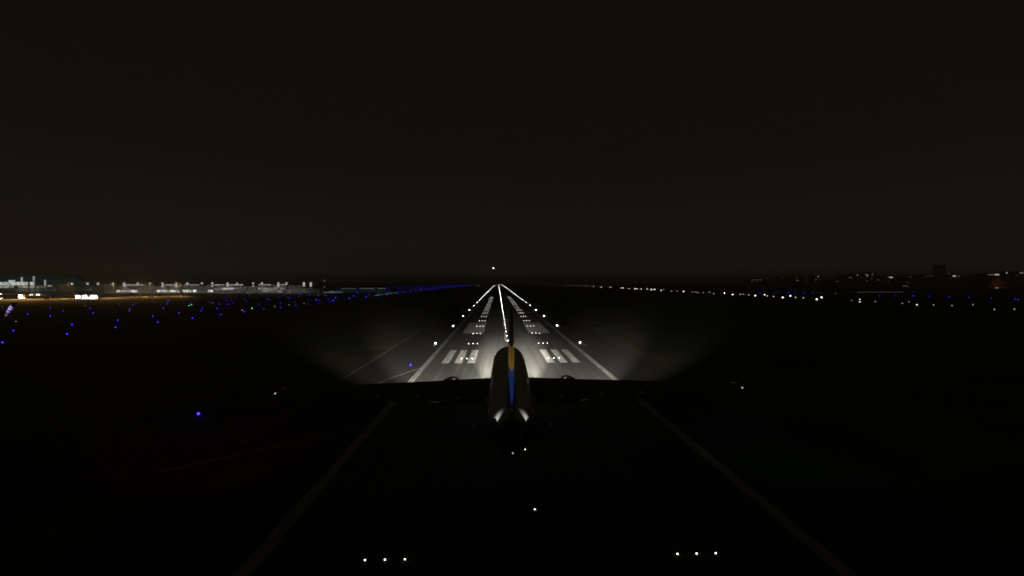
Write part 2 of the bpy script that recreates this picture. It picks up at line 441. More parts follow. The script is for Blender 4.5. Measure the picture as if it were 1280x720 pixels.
ME_tdz = light_mesh('touchdown_light', W, 24, .08, .08, False, None)
ME_tdz_far = light_mesh('far_touchdown_light', W, 5, .17, .16, False, None)
ME_blue = light_mesh('taxiway_light', (0.055, 0.022, 1.0), 4.5, .20, .45, True, None)
ME_blue_mid = light_mesh('taxiway_light_mid', (0.055, 0.022, 1.0), 5, .20, .45, True, None)
ME_blue_dim = light_mesh('taxiway_light_dim', (0.055, 0.022, 1.0), 3, .20, .45, True, None)
ME_blue_far = light_mesh('far_taxiway_light', (0.06, 0.025, 1.0), 2.6, .55, .45, True, None)
ME_green = light_mesh('green_light', (0.12, 1.0, 0.26), 5, .22, .3, True, None)
ME_amber = light_mesh('amber_light', (0.8, 0.75, 0.3), 1.6, .2, .3, True, None)
ME_par = light_mesh('parallel_edge_light', (1, .93, .78), 9, .62, .45, True, None)
ME_par_dim = light_mesh('dim_parallel_light', (1, .93, .78), 2.2, .5, .35, True, None)
ME_marker = light_mesh('marker_light', (1, .95, .85), .5, .2, .4, True, None)
ME_par_faint = light_mesh('faint_parallel_light', (1, .93, .78), .55, .42, .35, True, None)
ME_blue_right = light_mesh('right_taxiway_light', (0.055, 0.022, 1.0), 1.3, .5, .45, True, None)
ME_red = light_mesh('red_light', (1, .30, .18), 4, .6, .45, True, None)

def lamp(name, me, loc, label, cat, group):
    o = bpy.data.objects.new(name, me); COL.objects.link(o); o.location = loc
    return tag(o, label, cat, group)

for s, side in ((-1, 'left'), (1, 'right')):
    for k in range(0, 65):
        if k < 8:
            lb = f'white elevated runway edge light, {ORD[k]} nearest in the row on the {side} of the runway'
        else:
            lb = f'far white runway edge light merging into the bright {side} edge line near the horizon'
        lamp('runway_edge_light', ME_edge, (s * 24.5, 153.3 + 60 * k, 0), lb, 'runway light', f'far runway edge lights on the {side}' if k >= 8 else 'nearer runway edge lights')
k = 0
for i in range(-8, 60):
    Y = 161.5 + 15 * i
    if i < 0 and i > -7: continue
    if i == -7: lb = 'bright white centreline light just behind the tail of the airliner'
    elif i == -8: lb = 'bright white centreline light alone on the black runway nearest the viewer'
    elif i < 9: lb = f'white inset centreline light, {ORD[i]} beyond the nose of the airliner'
    else: lb = 'far white centreline light merging into the bright middle line of the runway'
    lamp('runway_centreline_light', ME_near if i < 0 else ME_centre if i < 10 else ME_centre_far, (0, Y, 0), lb, 'runway light', 'far centreline lights' if i >= 9 else 'nearer centreline lights')
for i in range(0, 100):
    lamp('runway_centreline_light', ME_centre_far, (0, 1061.5 + 30 * i, 0), 'far white centreline light merging into the bright middle line of the runway', 'runway light', 'far centreline lights')
for n in [-3] + list(range(0, 18)):
    for s, side in ((-1, 'left'), (1, 'right')):
        for j in range(3):
            pos = ('inner', 'middle', 'outer')[j]
            if n == -3: lb = f'{pos} white touchdown light of the nearest three on the {side} behind the airliner'
            elif n == 0: lb = f'{pos} white touchdown light of three set on the painted bars {side} of the nose'
            elif n < 6: lb = f'{pos} white touchdown light of three in the {ORD[n - 1]} row beyond the {side} painted bars'
            else: lb = f'far white touchdown light in the short rows stacked {side} of the centreline'
            lamp('touchdown_zone_light', ME_near if n < 0 else ME_tdz if n < 3 else ME_tdz_far, (s * (10.46 + 1.5 * j), 124.3 + 30 * n, 0), lb, 'runway light', f'far touchdown lights on the {side}' if n >= 6 else 'nearer touchdown lights')

# blue taxiway lights surveyed on the left field
B1 = [(363,379),(458,400),(365,436),(200,420),(522,498),(487,565),(97,541),(18,627),(653,380),(676,413),(863,349),(962,352),(985,343),(938,398),(854,466),(838,517),(1108,330),(1110,437),(1145,480),(1215,347),(1221,325),(1186,380)]
B2 = [(62,322),(52,348),(24,380),(138,413),(235,450),(170,318),(221,340),(298,398),(307,377),(357,333),(381,305),(414,381),(430,348),(441,425),(472,300),(482,322),(493,352),(518,320),(533,338),(552,293),(612,404),(613,315),(627,331),(648,288),(703,310),(716,350),(753,387),(777,308),(792,318),(850,297),(868,305),(873,343),(876,374),(920,297),(937,305),(983,335),(985,358),(1008,292),(1060,285),(1078,322),(1076,349),(1157,320),(1157,338),(1222,312),(1232,331)]
pts = [(u / 5.805, 320 + v / 5.805) for u, v in B1] + [(200 + u / 5.805, 320 + v / 5.805) for u, v in B2]
pts.sort(key=lambda q: -q[1])
def bear(x):
    return 'below the white vehicles' if x < 130 else 'below the left half of the concourse' if x < 260 else 'below the right half of the concourse' if x < 400 else 'right of the concourse'
cnt = {}
for i, (x, y) in enumerate(pts):
    p = gp(x, y, .45); b = bear(x); c = cnt.get(b, 0); cnt[b] = c + 1
    lb = f'blue taxiway light, {ORD[c]} from the bottom {b}' if c < 12 else f'small blue taxiway light among the many {b}'
    lamp('taxiway_light', random.choice((ME_blue, ME_blue_mid, ME_blue_dim)) if y < 392 else ME_blue, (p.x, p.y, 0), lb, 'taxiway light', 'blue taxiway lights on the left field')
p = gp(513, 456, .45); lamp('taxiway_light', ME_blue, (p.x, p.y, 0), 'blue light on the shoulder beside the yellow lead-off line', 'taxiway light', 'single blue lights near the runway')
p = gp(248, 517, .45); lamp('taxiway_light', ME_blue, (p.x, p.y, 0), 'lone blue light on the black grass left of the wing', 'taxiway light', 'single blue lights near the runway')
# far rows along the parallel taxiways
for X, y0, step in ((-188, 520, 50), (-216, 540, 56), (-321, 780, 84), (-349, 800, 92), (-421, 900, 110), (-449, 1000, 120), (-265, 700, 130)):
    Y = y0
    while Y < 3300:
        lamp('taxiway_light', ME_blue_far, (X + random.uniform(-2, 2), Y + random.uniform(-9, 9), 0), 'far blue taxiway light merged in the blue streak left of the runway end', 'taxiway light', 'far blue taxiway lights on the left')
        Y += step * (1 + Y / 3000)
# green and amber marks
for (x, y, lb, me) in ((236.2, 382, 'green light, left of a close pair below the concourse', ME_green), (239.3, 380.8, 'green light, right of a close pair below the concourse', ME_green), (315, 385.3, 'single green light in the dark field below the concourse', ME_green),
                       (398, 368.6, 'green light at the foot of the red-lamped mast', ME_green), (265.5, 378.9, 'dim amber light in the field right of the green pair', ME_amber), (302.8, 387.7, 'dim amber light just left of the single green light', ME_amber),
                       (343.3, 383, 'dim amber light right of the single green light', ME_amber), (361.6, 380.8, 'dim amber light near the right end of the concourse', ME_amber), (380, 379.4, 'dim amber light beyond the right end of the concourse', ME_amber),
                       (106.3, 382.4, 'small white light in the grass under the white vans', ME_marker), (162.3, 386.1, 'small white light beside a blue one under the concourse', ME_marker), (20, 402, 'small white marker light beside the striped windsock', ME_marker),
                       (3, 383.5, 'faint white light at the left edge beyond the windsock', ME_marker)):
    p = gp(x, y, .3); lamp('guidance_light', me, (p.x, p.y, 0), lb, 'guidance light', None)
for t in range(14):
    p = gp(467 + t * 2.1, 369.6 - t * .30, .3)
    lamp('guidance_light', ME_green if t % 2 else ME_amber, (p.x, p.y, 0), 'tiny green light in the short row along the far left taxiway', 'guidance light', 'row of green lights on the far left taxiway')

# right-hand parallel runway lights
R1 = [(458,233),(500,237),(545,238),(590,240),(632,240),(665,245),(687,241),(733,249),(752,244),(808,254),(850,254),(897,257),(962,262),(985,260),(1000,268),(1040,266),(1085,262),(1115,272),(1193,268),(1253,280)]
R2 = [(208,280),(263,278),(285,277),(325,282),(372,288),(440,281),(458,290),(505,293),(571,301),(627,290),(665,300),(722,304),(818,315),(853,301),(955,271),(1071,322),(1131,315),(1131,333),(1243,330)]
R3 = [(197,330),(394,342),(441,332),(499,353),(621,354),(754,359),(906,352),(1062,387),(1208,385)]
bright = {(1131,315),(1131,333),(818,315),(853,301),(571,301),(627,290),(372,288),(440,281),(208,280),(499,353),(1253,280),(1193,268),(897,257),(733,249)}
rp = [(700 + u / 5.805, 320 + v / 5.805, (u, v) in bright or u < 700) for u, v in R1] + [(880 + u / 5.805, 320 + v / 5.805, (u, v) in bright) for u, v in R2] + [(1060 + u / 5.805, 320 + v / 5.805, (u, v) in bright) for u, v in R3]
rp.sort(key=lambda q: -q[0])
for i, (x, y, br) in enumerate(rp):
    p = gp(x, y, .45)
    lb = f'white light of the right-hand distant runway, {ORD[i]} from the right edge' if i < 12 else 'white light in the crowded dotted row of the right-hand distant runway'
    lamp('distant_runway_light', (ME_par_dim if br else ME_par_faint) if x > 1040 else ME_par if br else ME_par_dim, (p.x, p.y, 0), lb, 'runway light', 'lights of the distant parallel runway')
for i in range(22):
    D = 1150 + 75 * i
    far = i > 12
    lamp('distant_runway_light', ME_red if far else ME_par, (404 + (10 if i % 2 else -6), D, 0),
         'reddish light at the far end of the right-hand distant runway row' if far else 'white light in the crowded dotted row of the right-hand distant runway', 'runway light', 'lights of the distant parallel runway')
BR = [(1060 + u / 5.805, 320 + v / 5.805) for u, v in ((230,287),(345,288),(467,290),(478,287),(592,292),(733,297),(877,301),(1040,307),(1212,314),(1234,316))]
BR += [(880 + u / 5.805, 320 + v / 5.805) for u, v in ((400,265),(410,270),(515,268),(540,258),(610,265),(655,255),(622,268),(722,262),(730,268),(790,265),(850,268))]
BR.sort(key=lambda q: -q[0])
for i, (x, y) in enumerate(BR):
    p = gp(x, y, .45)
    lamp('taxiway_light', ME_blue_right, (p.x, p.y, 0), f'blue light on the far right field, {ORD[i]} from the right edge' if i < 9 else 'blue light in the faint cluster right of the distant white row', 'taxiway light', 'blue lights on the far right field')

# ------------------------------------------------------------------ distant buildings, built facing the runway side
def px_frame(D):
    """world origin and metres per pixel of a facade plane D metres away, square to the view"""
    o = CAM + Vector((math.sin(YAW), math.cos(YAW), 0)) * D; o.z = 0
    return o, D / F_PX
def fx(x, D): return (x - 640) * D / F_PX
def fz(y, D): return CAM_H - D * ((y - 360) / F_PX - PITCH)

M_tdark = mat('dark_teal_wall_glow', (0.030, 0.060, 0.062), 0.4, emit=(.25, .8, .9), strength=.008, noise=.3, nscale=.05)  # weak teal emission stands in for light falling on the walls
M_twall = mat('grey_cladding', (0.26, 0.25, 0.235), 0.7, noise=.3, nscale=.08)
M_troof = mat('dark_roofing', (0.05, 0.05, 0.048), 0.8)
M_city = mat('pale_masonry', (0.40, 0.37, 0.33), 0.85, noise=.3, nscale=.05)

def lit(name, col, s, noise=0.5, scale=(1, 1, 1), freq=.6):
    """uneven emission for interior-lit glazing and for surfaces that only look floodlit"""
    mt = bpy.data.materials.new(name); mt.use_nodes = True
    n, l = mt.node_tree.nodes, mt.node_tree.links; b = n['Principled BSDF']
    b.inputs['Base Color'].default_value = (.05, .05, .05, 1); b.inputs['Roughness'].default_value = .3
    t = n.new('ShaderNodeTexCoord'); mp = n.new('ShaderNodeMapping'); mp.inputs['Scale'].default_value = scale
    v = n.new('ShaderNodeTexVoronoi'); v.inputs['Scale'].default_value = freq
    r = n.new('ShaderNodeMapRange'); r.inputs['To Min'].default_value = s * (1 - noise); r.inputs['To Max'].default_value = s * (1 + noise)
    sp = n.new('ShaderNodeSeparateColor')
    l.new(t.outputs['Object'], mp.inputs[0]); l.new(mp.outputs[0], v.inputs['Vector']); l.new(v.outputs['Color'], sp.inputs[0])
    l.new(sp.outputs[0], r.inputs['Value']); l.new(r.outputs[0], b.inputs['Emission Strength'])
    b.inputs['Emission Color'].default_value = (*col, 1)
    return mt
L_white = lit('glazing_and_pillar_glow', (1, .99, .93), .42, .35, freq=.25)  # lit windows, and concourse pillars whose floodlit look is emitted
L_panel = lit('floodlit_look_glow', (1, .99, .93), .35, .2, freq=.1)  # emission in place of floodlight on pillars, fascia bars and ledge
L_cool = lit('lit_cool_glazing', (.86, 1, 1), .5, .55, freq=.2)
L_warm = lit('lit_warm_glazing', (1, .86, .66), .28, .7, freq=.22)
L_dim = lit('lit_dim_glazing', (1, .98, .9), .13, .5, freq=.2)
L_shop = lit('lit_hall_glazing', (1, .97, .88), .66, .75, freq=.16)
L_teal = lit('lit_teal_glazing', (.45, .85, .9), .05, .8, freq=.1)

def fbox(parent, name, D, rects, y0, y1, m):
    """one mesh of boxes; rects are (x0, x1, ztop/zbottom) taken in facade coordinates"""
    bm = bmesh.new()
    for xa, xb, za, zb in rects: box(bm, xa, xb, y0, y1, za, zb)
    return link_mesh(name, bm, m, parent)
def R(D, x0, y0, x1, y1): return (fx(x0, D), fx(x1, D), max(-.5, fz(y1, D)), fz(y0, D))

# terminal hall at the left edge
D = 860; o, _ = px_frame(D)
t = thing('terminal_hall', 'large dark teal terminal hall with white lit upper storey at the left edge', 'terminal', o, -YAW)
bm = bmesh.new()
prof = [(-80, 367.5), (-80, 341), (12, 342.5), (44, 344), (58, 350), (71, 361), (71, 367.5)]
fr = [bm.verts.new((fx(x, D), 0, max(-.5, fz(y, D)))) for x, y in prof]; bk = [bm.verts.new((fx(x, D), 70, max(-.5, fz(y, D)))) for x, y in prof]
bm.faces.new(fr[::-1]); bm.faces.new(bk)
for i in range(len(prof)): bm.faces.new((fr[i], fr[(i + 1) % 7], bk[(i + 1) % 7], bk[i]))
link_mesh('wall', bm, M_tdark, t)
fbox(t, 'lower_block', D, [R(D, 71.2, 355.5, 128, 367.5)], 4, 55, M_tdark)
for x0, x1 in ((-40, 11), (11.2, 19), (19.2, 35), (37.4, 43)):
    fbox(t, 'window', D, [R(D, x0, 351.8 if x0 != 11.2 else 349.3, x1, 355.9)], -.6, .2, L_cool)
for x0, x1 in ((-40, 4), (4.5, 17), (23, 31), (31.5, 34.5), (37, 43), (45, 49), (50.5, 58)):
    fbox(t, 'window', D, [R(D, x0, 356.6, x1, 359.2)], -.6, .2, L_warm if x0 < 44 else L_dim)
for x, ya, yb in ((28, 345.8, 351.6), (43, 344.6, 355), (57, 349.3, 356.2)):
    fbox(t, 'emissive_pillar', D, [R(D, x - .9, ya, x + .9, yb)], -1.4, -.7, L_panel)  # pillar glows by itself to look floodlit
fbox(t, 'emissive_ledge', D, [R(D, 60, 356, 65, 357.2)], -.6, .2, L_panel)
for x0, x1, y0, y1 in ((80, 89, 360.8, 361.8), (91, 93, 360.8, 361.8), (97.5, 101, 360.8, 361.8), (103.5, 113, 360.2, 362.2), (74, 75, 358, 359), (83, 84, 358, 359)):
    fbox(t, 'window', D, [R(D, x0, y0, x1, y1)], 3.4, 4.2, L_teal)
fbox(t, 'service_gallery', D, [R(D, -80, 363.4, 128, 365.2)], -3, -.05, mat('brown_cladding', (.10, .07, .045), .8))
fbox(t, 'window', D, [R(D, 20, 360.4, 70, 363)], -.5, .2, L_teal)

# long concourse
D = 885; o, _ = px_frame(D)
t = thing('concourse', 'long low grey concourse with white lit pillars and bright ground floor hall', 'terminal', o, -YAW)
for x0, x1, y in ((128.5, 182, 355.6), (182.2, 192, 356.2), (192.2, 204, 357), (204.2, 221.5, 355.6), (221.7, 259, 356.6), (259.2, 303.8, 355.6), (304, 324, 357), (324.2, 347, 355.6), (347.2, 376, 356.4), (376.2, 400, 360)):
    fbox(t, 'wall', D, [R(D, x0, y, x1, 368)], 0, 38, M_twall)
fbox(t, 'roof', D, [R(D, 126, 352.6, 396, 355.2)], 12, 34, M_troof)
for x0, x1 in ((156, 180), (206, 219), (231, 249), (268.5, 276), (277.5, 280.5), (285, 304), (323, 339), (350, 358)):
    fbox(t, 'emissive_fascia', D, [R(D, x0, 355.1, x1, 356)], -.9, -.1, L_panel)  # floodlit look of the bars is put into their emission
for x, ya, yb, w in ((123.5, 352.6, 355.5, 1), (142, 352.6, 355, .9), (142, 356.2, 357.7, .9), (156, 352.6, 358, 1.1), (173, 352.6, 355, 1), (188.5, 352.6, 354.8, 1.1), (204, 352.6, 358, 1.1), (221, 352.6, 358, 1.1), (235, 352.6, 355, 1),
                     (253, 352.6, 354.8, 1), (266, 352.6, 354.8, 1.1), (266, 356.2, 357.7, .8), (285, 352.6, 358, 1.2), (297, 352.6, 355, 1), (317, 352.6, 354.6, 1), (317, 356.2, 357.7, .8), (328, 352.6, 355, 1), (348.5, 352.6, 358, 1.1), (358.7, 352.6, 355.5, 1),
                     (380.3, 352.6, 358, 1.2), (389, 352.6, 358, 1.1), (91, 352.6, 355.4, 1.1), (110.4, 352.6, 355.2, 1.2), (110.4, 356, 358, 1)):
    fbox(t, 'emissive_pillar', D, [R(D, x - w, ya, x + w, yb)], -2.2, -1, L_white)  # no lamps: emission imitates floodlight on the pillars
for x0, x1 in ((138, 141), (145.5, 150), (151.5, 171.5), (196, 202), (203.5, 209), (211.5, 224), (228, 232), (233, 239), (241.5, 245.5), (260, 266)):
    fbox(t, 'window', D, [R(D, x0, 362, x1, 364.6)], -.5, .2, L_shop)
for x0, x1, y0, y1, L in ((278, 292, 359.4, 361.6, L_white), (292.2, 302, 359.4, 360.8, L_dim), (268.5, 277.5, 359.4, 362.3, L_dim), (323, 325, 359.2, 361.4, L_white), (326, 336, 359.3, 364.6, L_dim), (336.2, 347, 359.3, 363.4, L_dim), (350.5, 356.5, 359.2, 361, L_dim), (347.5, 351, 362.6, 365, L_dim)):
    fbox(t, 'window', D, [R(D, x0, y0, x1, y1)], -.5, .2, L)
for x in (178.5, 184.5, 190, 247.5, 253.5, 309, 314.5, 360, 365, 370):
    fbox(t, 'window', D, [R(D, x - 1.2, 357.2, x + 1.2, 358.9)], -.3, .2, M_dark)
    fbox(t, 'window', D, [R(D, x - 1.2, 360.4, x + 1.2, 362)], -.3, .2, M_dark)
for x in (155, 171, 187, 203, 219, 235, 251, 267, 283, 299, 315, 331, 347, 363, 379):
    bm = bmesh.new(); xx = fx(x, D)
    box(bm, xx - .25, xx + .25, -14.2, -13.8, 0, 4.5); box(bm, xx - .8, xx + .8, -14.3, -13.7, 4.5, 4.8)
    link_mesh('added_facade_post', bm, M_dark, t)  # post added to go with the light that brightens the facade
    point('facade_fill', t, (xx, -14, 5.4), 1100, (1, .97, .87), .3)  # added point light to brighten wall and ground in front

# low lit building with mast to the right of the concourse
D = 900; o, _ = px_frame(D)
t = thing('low_terminal_annex', 'low dark building with long greenish lit strip right of the concourse', 'building', o, -YAW)
fbox(t, 'wall', D, [R(D, 401, 363.2, 484, 368)], 0, 25, M_tdark)
fbox(t, 'window', D, [R(D, 396, 365.2, 428, 366.3)], -.5, .3, lit('lit_green_strip', (.75, 1, .85), .30, .3, freq=.05))
fbox(t, 'window', D, [R(D, 412, 363.6, 430, 364.2)], -.3, .3, lit('lit_green_dim', (.8, 1, .85), .09, .5, freq=.05))
for x0, x1 in ((424, 442), (447, 466), (470, 480)):
    fbox(t, 'roof_light_strip', D, [R(D, x0, 360.2, x1, 360.8)], 10, 11, lit('lit_roof_strip', (.95, 1, .85), .10, .5, freq=.05))
    fbox(t, 'roof_block', D, [R(D, x0, 360.9, x1, 363.3)], 9, 14, M_tdark)
D = 890; o, _ = px_frame(D)
t = thing('signal_mast', 'thin mast with a red warning lamp and a white lamp above it', 'mast', o + Vector((math.cos(YAW), -math.sin(YAW), 0)) * fx(405.5, D), -YAW)
bm = bmesh.new(); tube(bm, (0, 0, 0), (0, 0, fz(350.8, D)), .4, .2)
link_mesh('pole', bm, M_dark, t)
for zz, r, c, s_, nm in ((fz(358.4, D), 1.0, (1, .03, .06), 1.0, 'red_lamp'), (fz(350.5, D), .55, (1, 1, .9), 1.1, 'white_lamp')):
    bm = bmesh.new(); loft(bm, [ringz(0, 0, zz + r * math.sin(a), max(.02, r * math.cos(a)), 10) for a in [math.radians(q) for q in (-85, -45, 0, 45, 85)]])
    link_mesh(nm, bm, lamp_mat(nm, c, s_), t)

# light masts on the apron
M_pole = mat('dark_painted_steel', (.008, .008, .008), .8)
def mast(x, ytop, ybase, label, p):
    b = gp(x, ybase); D = (b - CAM).dot(_F); h = fz(ytop, D)
    t = thing('light_mast', label, 'light mast', (b.x, b.y, 0), -YAW, 'apron light masts')
    bm = bmesh.new(); tube(bm, (0, 0, 0), (0, 0, h), .55, .3)
    link_mesh('pole', bm, M_pole, t)
    bm = bmesh.new(); box(bm, -1.8, 1.8, -.3, .3, h, h + .8)
    link_mesh('lamp_head', bm, M_dark, t)
    spot('mast_glow', t, (0, -2.5, h - .2), (0, -22, 0), p * .85, 64, .7, (1, .56, .16), .4)
for x, yt, yb, p, lb in ((36.5, 351, 374, 52000, 'dark light mast standing behind the single white truck'), (44, 351, 373.5, 52000, 'dark light mast just right of the single white truck'), (145, 353, 372, 50000, 'dark light mast left of the bright concourse windows'),
                         (-40, 351, 374, 60000, 'dark light mast at the left edge of the apron'), (92, 353, 373, 55000, 'dark light mast left of the white vans on the apron'), (190, 354, 370.5, 60000, 'dark light mast before the concourse middle'), (228, 354.5, 370, 42000, 'dark light mast on the dim right end of the apron')):
    mast(x, yt, yb, lb, p)

# vehicles on the apron
M_van = mat('white_vehicle_paint', (0.82, 0.82, 0.80), .4)
M_tyre = mat('tyre_rubber', (.02, .02, .02), .9)
M_cab = mat('dark_vehicle_paint', (.03, .03, .03), .5)
def wheels(t, xs, y, r=.5):
    for x in xs:
        for yy in (y[0], y[1]):
            bm = bmesh.new(); loft(bm, [[(x + r * math.cos(a), yv, r + r * math.sin(a)) for a in [2 * math.pi * i / 14 for i in range(14)]] for yv in (yy - .15, yy + .15)])
            link_mesh('wheel', bm, M_tyre, t)
def truck(x, ybase, w, h, label, group=None, dark=False, cab=1, power=900):
    b = gp(x, ybase); t = thing('box_truck', label, 'truck', (b.x, b.y, 0), -YAW, group)
    mm = M_cab if dark else M_van
    bm = bmesh.new(); box(bm, -w / 2, w / 2 - 1.9, -1.25, 1.25, .9, h); bmesh.ops.bevel(bm, geom=bm.edges[:], offset=.08, segments=2)
    link_mesh('cargo_box', bm, mm, t)
    bm = bmesh.new(); loft(bm, [[(xx, yy, z) for yy, z in ((-1.15, .7), (1.15, .7), (1.15, zt), (-1.15, zt))] for xx, zt in ((w / 2 - 1.8, 2.7), (w / 2 - .5, 2.7), (w / 2 - .1, 1.7), (w / 2, 1.0))])
    link_mesh('cab', bm, mm, t)
    bm = bmesh.new(); box(bm, w / 2 - 1.5, w / 2 - .6, -1.18, -1.151, 1.7, 2.45); link_mesh('cab_window', bm, M_dark, t)
    wheels(t, (-w / 2 + 1.2, w / 2 - 1.2), (-1.1, 1.1))
    if power:
        spot('added_vehicle_fill', t, (-.5, -9, 7), (0, 0, h * .5), power, 40, .7, (1, .98, .93), .3)  # unseen spot added to brighten the truck, no fixture
    return t
truck(28.2, 374, 7.4, 5.6, 'tall white box truck brightly lit on the left apron', power=16000)
truck(60, 374, 8, 2.9, 'dark low service truck right of the single white truck', dark=True, power=0)
truck(99.5, 374.2, 8.4, 5.2, 'white box truck, left of the bright group on the apron', power=13000)
truck(108, 374.3, 8.2, 5.4, 'white box truck, middle of the bright group on the apron', power=13000)
truck(172, 371.3, 9, 3, 'dark low service truck before the concourse windows', dark=True, power=0)
truck(189, 371.6, 6, 2.2, 'small dark service truck right of the concourse light mast', dark=True, power=0)
def bus(x, ybase, label, power):
    b = gp(x, ybase); t = thing('apron_bus', label, 'bus', (b.x, b.y, 0), -YAW)
    L, H = 10.5, 5.4
    bm = bmesh.new()
    loft(bm, [[(xx, yy, z) for yy, z in ((-1.3, .5), (1.3, .5), (1.3, zt - .3), (1.0, zt), (-1.0, zt), (-1.3, zt - .3))] for xx, zt in ((-L / 2, 4.3), (-L / 2 + .8, 5.1), (-1, H), (L / 2 - 2.4, 5.1), (L / 2 - .6, 3.6), (L / 2, 2.0))])
    link_mesh('body', bm, M_van, t)
    bm = bmesh.new(); loft(bm, [[(xx, -1.36, za), (xx, -1.31, za), (xx, -1.31, zb), (xx, -1.36, zb)] for xx, za, zb in ((-2.2, 3.0, 3.5), (.2, 2.6, 3.7), (2.2, 1.6, 3.3), (3.2, 1.3, 1.9))])
    link_mesh('side_window', bm, M_dark, t)
    wheels(t, (-3.4, 3), (-1.15, 1.15), .55)
    spot('added_vehicle_fill', t, (0, -9, 7), (0, 0, 2.5), power, 45, .7, (1, .98, .93), .3)  # added spot without a fixture, brightens the bus side
bus(118.5, 374.3, 'white rounded bus with a dark window, right of the bright group', 13000)
def van(x, ybase, w, label, power):
    b = gp(x, ybase); t = thing('service_van', label, 'van', (b.x, b.y, 0), -YAW, 'small vans on the left apron')
    bm = bmesh.new(); loft(bm, [[(xx, yy, z) for yy, z in ((-.95, .4), (.95, .4), (.95, zt), (-.95, zt))] for xx, zt in ((-w / 2, 2.2), (w / 2 - 1.5, 2.3), (w / 2 - .6, 1.4), (w / 2, 1.0))])
    link_mesh('body', bm, M_van, t)
    bm = bmesh.new(); box(bm, w / 2 - 2.2, w / 2 - 1.2, -1.0, -.955, 1.35, 1.95); link_mesh('side_window', bm, M_dark, t)
    wheels(t, (-w / 2 + .9, w / 2 - .9), (-.85, .85), .36)
    spot('added_vehicle_fill', t, (0, -6, 5), (0, 0, 1), power, 45, .7, (1, .98, .93), .3)  # added spot without a fixture, brightens the van side
van(39, 369.4, 6, 'small white van just right of the tall white truck', 7000)
van(48.5, 369.4, 7, 'small white van under the lit terminal, right of another', 9000)
van(0.5, 368, 5, 'small white van cut by the left edge of the picture, upper', 12000)
van(0.5, 374.2, 5, 'small white van cut by the left edge of the picture, lower', 9000)

# striped windsock glowing violet
b = gp(13, 398.5)
t = thing('windsock', 'drooping ribbed windsock glowing pale violet at the left edge', 'windsock', (b.x, b.y, 0), -YAW)
ztop = 9.3; S = 0.49
bm = bmesh.new(); tube(bm, (2.4, 0, 0), (2.4, 0, ztop - .8), .16, .1); link_mesh('pole', bm, M_dark, t)
bm = bmesh.new(); box(bm, .9, 3.7, -.5, .5, ztop - .8, ztop); link_mesh('lamp_hood', bm, M_dark, t)
bm = bmesh.new()
N = 14
path = [(2.2 - 4.6 * (i / N) ** .9, 0, 7.4 - 5.6 * (i / N) ** 1.3) for i in range(N + 1)]
def sring(i):
    p = Vector(path[i]); q = Vector(path[min(N, i + 1)]) - Vector(path[max(0, i - 1)]); q.normalize()
    s_ = Vector((0, 1, 0)); u = q.cross(s_); r = 1.45 - .75 * i / N
    return [p + (s_ * math.cos(a) + u * math.sin(a)) * r for a in [2 * math.pi * k / 14 for k in range(14)]]
rr = loft(bm, [sring(i) for i in range(N + 1)])
bm.faces.ensure_lookup_table()
for fi, f in enumerate(bm.faces):
    f.material_index = (fi // 28) % 2
link_mesh('sock', bm, [mat('pale_sock_cloth', (.75, .72, .85), .8), mat('dark_sock_cloth', (.12, .09, .25), .8)], t)
spot('hood_glow', t, (2.6, -5.5, 7.8), (-.3, 0, 4.6), 1900, 35, 1, (.68, .62, 1), .3)

# ------------------------------------------------------------------ right-hand city edge
def block(x, D, w, ytop, label, lights, group='dark city blocks beyond the right field', setback=0):
    o, _ = px_frame(D)
    t = thing('city_building', label, 'building', o + Vector((math.cos(YAW), -math.sin(YAW), 0)) * fx(x, D), -YAW, group)
    s = D / F_PX; hw = w * s / 2; h = fz(ytop, D)
    bm = bmesh.new(); box(bm, -hw, hw, 0, hw * 1.2 + 10, 0, h); link_mesh('wall', bm, M_city, t)
    bm = bmesh.new(); box(bm, -hw * .45, hw * .2, 4, hw * .8, h, h + 2.6); link_mesh('roof_house', bm, M_city, t)
    rng = random.Random(int(x * 10))
    more = [(x + rng.uniform(-.42, .42) * w, rng.uniform(ytop + 2.2, 354), rng.uniform(.5, 1.1), .5, rng.uniform(.05, .16), rng.choice((w_, a_, a_))) for _ in range(rng.randint(2, 4))] if w > 10 else []
    for lx, ly, lw, lh, st, col in list(lights) + more:
        m_ = lamp_mat('lit_city_window', col, st)
        bm = bmesh.new(); box(bm, (lx - x - lw / 2) * s, (lx - x + lw / 2) * s, -.8, .1, fz(ly + lh / 2, D), fz(ly - lh / 2, D))
        link_mesh('lit_window', bm, m_, t)
w_, a_ = (1, .95, .82), (1, .72, .38)
c7 = lambda u, v: (1060 + u / 5.805, 320 + v / 5.805)
c6 = lambda u, v: (880 + u / 5.805, 320 + v / 5.805)
def LL(p, w=1.2, h=.8, s=.25, c=w_): return (p[0], p[1], w, h, s * 1.7, c)
block(948, 1900, 22, 348.6, 'low dark block with one faint strip light, leftmost of the far right skyline', [LL((946, 350.2), 14, .6, .035)])
block(977, 1800, 9, 346.6, 'narrow dark block with a faint upper window left of the brighter pair', [LL(c6(565, 160), 1, .6, .05)])
block(996, 1850, 14, 346.4, 'dark block with a small warm window, left of the tall bright dot', [LL(c6(675, 178), 1.6, .8, .10, a_), LL(c6(668, 160), 1, .5, .05)])
block(1022, 1800, 12, 345, 'dark block topped by one clear white dot', [LL(c6(828, 152), 1.2, 1.2, .2), LL(c6(815, 172), 1, .7, .06)])
block(1049, 1800, 30, 349.5, 'low wide unlit block between two lit ones', [LL((1049, 352.3), 9, .6, .022)])
block(1071, 1700, 22, 343.6, 'wide dark block with a few scattered white windows', [LL(c7(15, 160), 3, .6, .08), LL(c7(68, 142), 1.3, 1, .16)])
